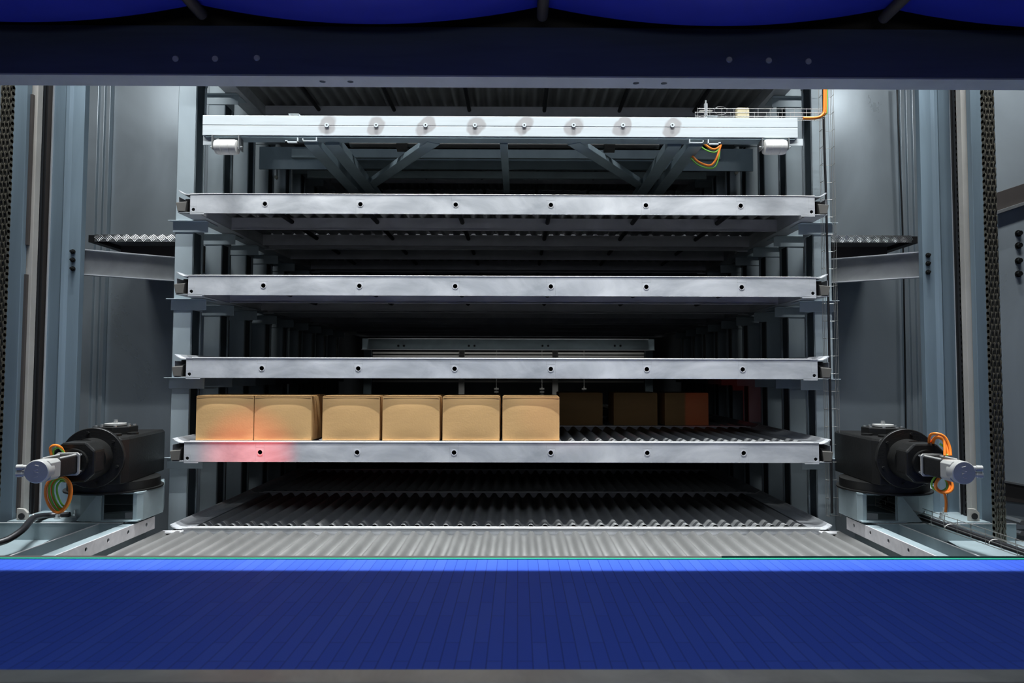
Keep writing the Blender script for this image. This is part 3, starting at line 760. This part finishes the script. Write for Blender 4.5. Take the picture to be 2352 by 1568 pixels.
# ------------------------------------------------------------------ frames beside the transfer plate
for s in (-1, 1):
    sd = 'left' if s < 0 else 'right'
    zt, zb = Z(-.97), Z(-1.052)
    a = 2.33
    t = thing('side_guard', (X(s, a), 4.2, zb), 'white-faced side guard with round holes beside the grey corrugated plate on the %s' % sd, 'guard', 'white side guards')
    # face plate with holes, built along y then turned
    q = MB()
    hs = [(3.92, zt-.035), (4.13, zt-.035), (4.34, zt-.035), (4.55, zt-.035)]
    q.holeplate(3.62, 4.65, zb, zt, 0, .006, [(h[0], h[1], .012) for h in hs])
    q.v = [(X(s, a + v[1]), v[0], v[2]) for v in q.v]
    q.build('face_plate', M['guard'], t)
    q = MB(); q.prism([(X(s, a), 4.65), (X(s, a+.006), 4.645), (X(s, a+.19), 4.855), (X(s, a+.184), 4.862)], 'z', zb, zt); q.build('angled_end', M['guard'], t)
    q = MB()
    q.prism([(X(s, a+.006), 3.62), (X(s, a+.075), 3.62), (X(s, a+.075), 4.62), (X(s, a+.19), 4.75), (X(s, a+.19), 4.855), (X(s, a+.006), 4.645)], 'z', zt-.006, zt-.0005)
    q.build('top_flange', M['gz'], t, bev=.001)
    MB().box(*sorted((X(s, a+.03), X(s, a+.06))), 3.62, 4.6, Z(-1.13), zt-.006).build('guard_bearer', M['gz'], t)
    t = thing('zinc_frame', (X(s, 2.8), 4.0, Z(-1.05)), 'open zinc box frame with bright edges beside the white side guard on the %s' % sd, 'frame', 'open zinc frames')
    q = MB()
    q.box(*sorted((X(s, 2.41), X(s, 3.30))), 4.40, 4.408, Z(-1.075), Z(-.963)); q.build('cross_plate', M['gz'], t, bev=.001)
    q = MB(); q.box(*sorted((X(s, 2.548), X(s, 2.556))), 3.60, 4.40, Z(-1.075), Z(-.968)); q.build('long_plate', M['gz'], t, bev=.001)
    q = MB(); q.box(*sorted((X(s, 2.41), X(s, 2.548))), 3.60, 4.40, Z(-1.075), Z(-1.068)); q.build('frame_floor', M['gz'], t)
    q = MB(); q.box(*sorted((X(s, 2.40), X(s, 3.30))), 4.398, 4.409, Z(-.963), Z(-.960)); q.build('bright_edge', M['lip'], t)
    q = MB(); q.box(*sorted((X(s, 2.547), X(s, 2.557))), 3.60, 4.398, Z(-.968), Z(-.965)); q.build('bright_edge', M['lip'], t)
    q = MB(); q.prism([(X(s, 2.86), 4.40), (X(s, 3.5), 4.40), (X(s, 3.5), 3.60), (X(s, 2.70), 3.60)], 'z', Z(-1.075), Z(-1.068))
    tag(q.build('floor_plate', M['gz'], bev=.001), 'flat zinc floor plate at the %s end behind the blue belt' % sd, 'floor plate', 'zinc floor plates')
    # pulley lug near the foot of the tan strip
    c = at(50 if s < 0 else 2238, 1185, 4.45)
    q = MB(); q.prism([(c.x-.035, c.z-.06), (c.x+.035, c.z-.06), (c.x+.035, c.z+.02), (c.x+.012, c.z+.045), (c.x-.035, c.z+.05)], 'y', c.y, c.y+.02)
    t = thing('bearing_lug', (c.x, c.y, c.z-.06), 'small metal bearing lug at the foot of the tan strip on the %s' % sd, 'bearing lug', 'bearing lugs')
    q.build('lug_plate', M['tan'], t, bev=.003)
    MB().cyl((c.x, c.y-.006, c.z), (c.x, c.y-.001, c.z), .020, 24).build('bore', M['hole'], t)

# ------------------------------------------------------------------ corrugated transfer plate
t = thing('transfer_plate', (XC, 4.35, Z(-1.12)), 'grey corrugated transfer plate between the blue belt and the lowest tray', 'transfer plate')
q = MB(); vs = []; fs = []; W2 = 2.33; n = int(2*W2/.1*16)
for i in range(n+1):
    xx = -W2+2*W2*i/n; wv = math.cos(2*math.pi*xx/.1); wv = wv*(1.25-.25*wv*wv)
    zz = Z(-1.100)+.021*wv
    for yy in (3.64, 4.70): vs.append((XC+xx, yy, zz))
    vs.append((XC+xx*1.0, 4.745, Z(-1.112)+.004*wv))
for i in range(n):
    for j in range(2): fs.append((3*i+j, 3*i+3+j, 3*i+4+j, 3*i+1+j))
q.add(vs, fs); q.build('corrugated_sheet', M['plate'], t, smooth=True, solid=.0015, sharp=80)
for s in (-1, 1):
    q = MB(); q.box(*sorted((X(s, 2.18), X(s, 2.325))), 4.69, 4.75, Z(-1.098), Z(-1.086)); q.build('corner_piece', M['lip'], t, bev=.004)
MB().box(X(-1, 2.3), X(1, 2.3), 3.70, 3.73, Z(-1.20), Z(-1.115)).build('plate_bearer', M['gz'], t)

# ------------------------------------------------------------------ lower conveyor
BZ = -0.95
ye = 0.95*F/(1279-855); yn = 0.95*F/(1524-855)
t = thing('belt_conveyor', (0, (ye+yn)/2, Z(BZ)), 'wide blue modular belt conveyor running across the foreground', 'conveyor')
MB().box(-4.2, 4.2, yn-.02, ye, Z(BZ)-.012, Z(BZ)).build('belt', M['belt'], t)
MB().box(-4.2, 4.2, ye+.002, ye+.022, Z(BZ)-.01, Z(BZ)+.004).build('green_strip', M['gstrip'], t)
MB().box(-4.2, 4.2, ye+.024, ye+.05, Z(BZ)-.12, Z(BZ)+.006).build('far_side_plate', M['brown'], t, bev=.002)
jx = xp(1657, ye)
MB().box(jx, 4.2, ye+.023, ye+.030, Z(BZ), Z(BZ)+.012).build('joint_cover', M['hole'], t)
q = MB(); q.box(-4.2, 4.2, yn-.115, yn-.02, Z(BZ)-.10, Z(BZ)+.012); q.build('near_side_rail', M['near'], t, bev=.004)
MB().box(-4.2, 4.2, yn-.02, ye, Z(BZ)-.30, Z(BZ)-.14).build('conveyor_bed', M['dark'], t)
for xx in (-3, -1, 1, 3):
    MB().box(xx-.05, xx+.05, yn, ye, 0, Z(BZ)-.30).build('leg', M['dark'], t)

# ------------------------------------------------------------------ beam above and the upper conveyor's sagging belt
y1, y2 = 3.41, 3.54
t = thing('cross_beam', (XC, y1, Z(1.50)), 'dark navy steel beam across the top of the picture, grey underside', 'beam')
q = MB(); q.holeplate(-4.4, 4.4, y1, y2, Z(1.50), .008, [(at(px, 178, 3.475).x, 3.475, .016) for px in (741, 805, 1461, 1525)])
q.v = [(v[0], v[2], v[1]) for v in q.v]   # swap to a horizontal plate
q.build('bottom_flange', M['flange'], t)
MB().box(-4.4, 4.4, y1, y1+.01, Z(1.5085), Z(1.76)).build('beam_web', M['navy'], t, bev=.002)
MB().box(-4.4, 4.4, y1+.011, y2, Z(1.752), Z(1.76)).build('top_flange', M['navy'], t)
MB().box(-4.4, 4.4, y2-.02, y2-.01, Z(1.53), Z(1.75)).build('rear_web', M['navy'], t)
for px, py in ((403, 135), (494, 135), (590, 133), (1675, 137), (1766, 139), (1857, 141)):
    c = at(px, py, y1); q = MB(); q.cyl((c.x, y1, c.z), (c.x, y1-.006, c.z), .016, 20, r2=.013)
    b_ = q.build('bolt', M['pale'], t)
UY = 3.26
t = thing('upper_conveyor', (0, 3.0, Z(1.8)), 'upper conveyor with blue return belt sagging between dark support bars', 'conveyor')
sup = [xp(435-810, UY), xp(435, UY), xp(1245, UY), xp(2062, UY), xp(2062+812, UY)]
q = MB(); vs = []; fs = []; xs = []
for a, b in zip(sup[:-1], sup[1:]):
    for k in range(24):
        u = k/24; xs.append((a+(b-a)*u, Z(1.795)-.095*(1-(2*u-1)**2)))
for x_, z_ in xs: vs += [(x_, 2.2, z_), (x_, UY, z_)]
for i in range(len(xs)-1): fs.append((2*i, 2*i+2, 2*i+3, 2*i+1))
q.add(vs, fs); q.build('return_belt', M['belt2'], t, smooth=True, solid=.012)
for x_ in sup[1:4]:
    MB().cyl((x_, 2.2, Z(1.765)), (x_, UY+.05, Z(1.765)), .028, 20).build('support_bar', M['brown'], t, smooth=True)
MB().box(-4.4, 4.4, 2.2, 3.46, Z(1.98), Z(2.02)).build('bed_plate', M['dark'], t)
MB().box(-4.4, 4.4, 3.43, 3.45, Z(1.761), Z(1.98)).build('light_seal_plate', M['brown'], t)  # brown plate above the beam, placed to seal a light gap
MB().box(-4.4, 4.4, 2.18, 2.195, Z(1.62), Z(2.02)).build('light_seal_plate', M['dark'], t)  # unseen plate added to stop light entering above the return belt
for x_ in (-4.3, 4.3):
    MB().box(x_-.06, x_+.06, 3.28, 3.34, 0, Z(1.98)).build('leg', M['navy'], t)

# ------------------------------------------------------------------ wire baskets
def basket(pts_axis, w_, h_, step, side, up, r=.0022, label='', name='wire_cable_basket', cat='cable basket'):
    A, B = Vector(pts_axis[0]), Vector(pts_axis[1]); d = (B-A); Ln = d.length; d.normalize(); side = Vector(side); up = Vector(up)
    q = MB()
    for u, v in ((-.5, 1), (-.5, .5), (-.5, 0), (0, 0), (.5, 0), (.5, .5), (.5, 1)):
        o_ = side*(u*w_)+up*(v*h_); q.cyl(A+o_, B+o_, r, 6)
    k = 0
    while k*step <= Ln:
        c = A+d*(k*step); q.tube([c+side*(-.5*w_)+up*h_*1.1, c+side*(-.5*w_), c+side*(.5*w_), c+side*(.5*w_)+up*h_*1.1], r, 5, 0); k += 1
    return tag(q.build(name, M['wire'], smooth=True), label, cat)
# upright basket on the right rack post
basket(((2.252, 4.93, Z(-1.02)), (2.252, 4.93, Z(2.9))), .085, .05, .127, (1, 0, 0), (0, -1, 0), .0019, 'upright wire cable basket in front of the nearest right rack post')
q = MB().tube([(2.245, 4.915, Z(-1.0)), (2.247, 4.915, Z(0)), (2.243, 4.915, Z(1.2)), (2.235, 4.915, Z(1.9)), (2.235, 4.915, Z(2.9))], .0085, 10)
tag(q.build('power_cable', M['cable'], smooth=True), 'black power cable running up inside the upright wire basket', 'cable')
# level basket on the lift carriage
za = Z(1.787)+.012
basket(((at(1600, 262, 4.74).x, 4.745, za), (at(1893, 268, 4.74).x, 4.745, za)), .07, .055, .085, (0, 1, 0), (0, 0, 1), .0018, 'small level wire basket on top of the white lift beam at right')
for i, (nm, m_, dy) in enumerate((('orange_cable', 'orange', 0), ('orange_cable', 'orange', .018), ('green_cable', 'green', .034))):
    q = MB().tube([at(1893+i*3, 60, 4.70+dy), at(1893+i*3, 150, 4.70+dy), at(1893+i*3, 245, 4.70+dy), at(1890+i*3, 262, 4.70+dy), at(1876, 270+i, 4.70+dy), at(1845, 271+i, 4.70+dy)], .0085 if i < 2 else .006, 10)
    tag(q.build(nm, M[m_], smooth=True),
        ['thick orange cable bending off the white lift beam and up, nearest strand', 'orange cable strand just behind the front strand at the upper right bend', 'thin green cable beside the orange ones at the upper right bend'][i], 'cable', 'cables at the upper right bend')
c = at(1621, 250, 4.72)
t = thing('sensor', (c.x, c.y, Z(1.787)), 'small metal cylinder sensor standing on the white lift beam at right', 'sensor')
q = MB(); q.cyl((c.x, c.y, Z(1.789)), (c.x, c.y, c.z+.035), .014, 16); q.cyl((c.x, c.y, c.z+.035), (c.x, c.y, c.z+.06), .006, 10); q.build('sensor_body', M['bolt'], t, smooth=True)
MB().box(c.x-.045, c.x+.045, c.y-.012, c.y+.012, c.z-.018, c.z-.014).build('mounting_plate', M['tan'], t)
c = at(1705, 257, 4.73)
tag(MB().box(c.x-.045, c.x+.045, c.y-.02, c.y+.02, Z(1.789), c.z+.025).build('junction_box', M['beige'], bev=.008), 'small beige junction box inside the level wire basket', 'junction box')
c = at(1655, 255, 4.75)
q = MB()
for k in range(3): q.tube([c+Vector((.045*math.cos(a), .012*k, .03*math.sin(a))) for a in [i*math.pi/4 for i in range(8)]], .005, 8, 3, closed=True)
tag(q.build('cable_coil', M['cable'], smooth=True), 'small black cable coil beside the sensor on the white lift beam', 'cable')
# orange and green loops hanging under the right end of the carriage
for i, (m_, rr, pts) in enumerate((('orange', .008, [(1612, 312), (1618, 330), (1640, 343), (1658, 330), (1662, 312)]), ('green', .005, [(1608, 314), (1612, 338), (1640, 350), (1655, 335), (1658, 312)]),
                               ('orange', .008, [(1590, 358), (1605, 372), (1630, 380), (1645, 365), (1655, 335), (1662, 312)]), ('green', .005, [(1586, 362), (1606, 380), (1638, 386), (1650, 365), (1654, 335), (1658, 312)]))):
    q = MB().tube([at(px, py, 4.98) for px, py in pts], rr, 10)
    tag(q.build('%s_cable' % m_, M[m_], smooth=True), ['upper orange cable loop hanging under the right end of the white lift beam', 'upper thin green cable loop under the right end of the white lift beam', 'lower, longer orange cable loop under the white lift beam at right', 'lower, longer thin green cable loop under the white lift beam at right'][i], 'cable', 'cable loops under the lift beam')

# ------------------------------------------------------------------ motor cables
def loop(c, rx, rz, tilt, n=10, y_=0, ph=0):
    out = []
    for i in range(n):
        a = 2*math.pi*i/n+ph; x_ = rx*math.cos(a); z_ = rz*math.sin(a)
        out.append(Vector((c.x+x_*math.cos(tilt)-z_*math.sin(tilt)*.3, c.y+y_+.01*math.sin(2*a), c.z+z_)))
    return out
def cable_bundle(nm, mm, paths, r, label, cat='cable', grp=None):
    c = Vector(paths[0][0][0]); t = thing(nm, c, label, cat, grp)
    for p, cl in paths:
        q = MB().tube(p, r, 8, 4, closed=cl); q.build('cable_loop' if cl else 'cable_run', M[mm], t, smooth=True)
    return t
cL = at(134, 1135, 4.02); cR = at(2168, 1112, 4.02)
cable_bundle('orange_cable', 'orange', [(loop(cL, .075-.012*k, .105-.008*k, .1*k, y_=.012*k), True) for k in range(3)] +
             [([at(118, 1045, 4.0), at(116, 1028, 4.0), at(128, 1022, 4.0), at(142, 1030, 4.02), at(150, 1050, 4.05)], False)], .0075,
             'orange cable coiled below the left gear motor, with an arc above it', grp='motor cables')
cable_bundle('green_cable', 'green', [(loop(cL+Vector((.008, 0, .0)), .066-.014*k, .098-.012*k, .2, y_=.006+.014*k), True) for k in range(3)] +
             [([at(122, 1048, 4.01), at(124, 1032, 4.01), at(136, 1028, 4.01), at(147, 1040, 4.03)], False)], .0055,
             'green cable coiled below the left gear motor', grp='motor cables')
cable_bundle('orange_cable', 'orange', [([at(2134, 1018, 4.1), at(2136, 1000, 4.05), at(2150, 995, 4.0), at(2170, 1003, 3.98), at(2181, 1025, 3.96), at(2184, 1046, 3.94)], False),
             ([at(2142, 1022, 4.1), at(2148, 1006, 4.03), at(2160, 1006, 4.0), at(2172, 1018, 3.98), at(2178, 1046, 3.95)], False),
             ([at(2140, 1014, 4.1), at(2152, 1002, 4.0), at(2168, 1012, 3.98), at(2170, 1046, 3.95)], False),
             (loop(cR, .050, .050, .1), True), (loop(cR, .040, .044, .2, y_=.012), True), ([at(2168, 1130, 4.02), at(2173, 1150, 4.02), at(2172, 1176, 4.02)], False)], .0075,
             'orange cables arching over and hanging below the right gear motor', grp='motor cables')
cable_bundle('green_cable', 'green', [(loop(cR+Vector((-.015, 0, .005)), .045, .046, .1, y_=.02), True), ([at(2158, 1018, 4.0), at(2172, 1030, 3.98), at(2176, 1046, 3.95)], False)], .0055,
             'green cable looped below and beside the right gear motor', grp='motor cables')
# black hose at left
zf = Z(-1.068)
q = MB().tube([at(-30, 1252, 3.95), at(15, 1240, 4.02), at(50, 1218, 4.12), at(66, 1200, 4.25), at(80, 1188, 4.36), at(110, 1184, 4.52), at(160, 1182, 4.56)], .020, 14)
h = q.build('black_hose', M['cable'], smooth=True); tag(h, 'thick black hose curving over the zinc frame edge at lower left', 'hose')
c = at(82, 1187, 4.36)
q = MB(); q.ring(c+Vector((-.002, -.006, 0)), (.7, .5, .5), .020, .0235, .006); q.build('cable_tie', M['nylon'], h)
# slanting basket with black cables at lower right
A = atz(2025, 1152, -.905); B = atz(2420, 1275, -.95)
A = Vector((A.x, A.y, Z(-.93))); B = Vector((B.x, B.y, Z(-1.0)))
dd = (B-A).normalized(); sd_ = dd.cross(Vector((0, 0, 1))).normalized()
basket((A, B), .10, .055, .10, sd_, (0, 0, 1), .0022, 'slanting wire cable basket holding black cables at the lower right')
for k in range(3):
    o_ = sd_*(.026*(k-1))+Vector((0, 0, .012+.004*(k == 1)))
    st = A+o_
    q = MB().tube([at(2048+12*k, 1128, st.y+.3)+Vector((0, 0, 0)), st+dd*.02+Vector((0, 0, .01)), A+o_+dd*.3+Vector((0, 0, .003)), A.lerp(B, .6)+o_, B+o_], .0105, 10)
    tag(q.build('black_cable', M['cable'], smooth=True), 'black cable in the slanting lower right wire basket, the %s of three side by side' % ('frontmost', 'middle', 'rearmost')[k], 'cable', 'black cables in the slanting basket')
for k, u in enumerate((.03, .16, .25, .47, .72)):
    c = A.lerp(B, u)+Vector((0, 0, .013)); q = MB().ring(c-dd*.002, dd, .036, .039, .005, 20)
    q.v = [(v[0], v[1], c.z+(v[2]-c.z)*.45) for v in q.v]
    tag(q.build('cable_tie', M['nylon']), 'white tie round the black cables in the slanting basket, %s from its upper end' % ('first', 'second', 'third', 'fourth', 'fifth')[k], 'cable tie', 'white cable ties')

# ------------------------------------------------------------------ far end of the rack
y = 10.8
t = thing('far_cross_frame', (XC, y, Z(-.25)), 'dim zinc cross frame at the far end of the rack, seen between the trays', 'frame')
z0, z1 = at(1176, 804, y).z, at(1176, 778, y).z
xa, xb = xp(832, y), xp(1503, y)
MB().box(xa, xb, y, y+.006, z0, z1).build('beam_web', M['gz'], t)
MB().box(xa+.1, xb-.1, y-.06, y, z1-.008, z1).build('top_flange', M['lip'], t)
MB().box(xa, xb, y-.06, y, z0, z0+.008).build('bottom_flange', M['lip'], t)
for px in (915, 928, 1077, 1090, 1246, 1259, 1412, 1425):
    c = at(px, 794, y); MB().cyl((c.x, y, c.z), (c.x, y-.012, c.z), .018, 10).build('bolt', M['black'], t)
for px in (844, 1491):
    c = xp(px, y); MB().box(c-.06, c+.06, y+.01, y+.05, 0, z0).build('leg', M['gz'], t)
for px in (1060, 1275):
    c = xp(px, y); MB().box(c-.045, c+.045, y+.01, y+.04, 0, z0).build('leg', M['tan'], t)
for k in range(10):
    zz = z0-.03-k*.05; MB().box(xa+.15, xb-.15, y+.08, y+.10, zz-.03, zz).build('slat', M['tan'], t)
for px, nm in ((750, 'left'), (1580, 'right')):
    c = xp(px, 10.5); q = MB()
    for k in range(82): q.box(c-.016, c+.016, 10.5, 10.53, k*.045, k*.045+.035)
    q.box(c-.008, c+.008, 10.51, 10.52, 0, Z(1.7))
    tag(q.build('chain', M['tan']), 'thin pale upright chain deep in the rack, %s of the far cross frame' % nm, 'chain', 'far upright chains')

# small fittings hanging inside the rack
for px, py, lab in ((1690, 398, 'small probe with white tip hanging in the dark behind the white lift beam at right'), (636, 408, 'small pale probe hanging in the dark behind the white lift beam at left')):
    c = at(px, py, 6.44); t = thing('probe', (c.x, c.y, c.z), lab, 'probe', 'probes below the lift beam')
    q = MB().cyl((c.x, c.y, c.z-.02), (c.x, c.y, c.z+.10), .006, 8); q.build('probe_rod', M['frame'], t)
    q = MB().cyl((c.x, c.y-.005, c.z), (c.x, c.y-.025, c.z), .016, 12); q.build('probe_tip', M['pale'], t, smooth=True)
for i, px in enumerate((1140, 1245, 1342)):
    c = at(px, 893, 10.7); t = thing('hanging_bracket', (c.x, c.y, c.z), ('left', 'middle', 'right')[i]+' one of three small stepped brackets below the far cross frame', 'bracket', 'small far brackets')
    q = MB()
    for k in range((2, 4, 1)[i]): q.box(c.x-.035+.004*k, c.x+.035-.004*k, c.y, c.y+.03, c.z-.045*k-.012, c.z-.045*k+.012)
    q.box(c.x-.003, c.x+.003, c.y+.03, c.y+.045, c.z-.15, at(1176, 804, 10.8).z+.004)
    q.build('bracket_body', M['tan'], t)
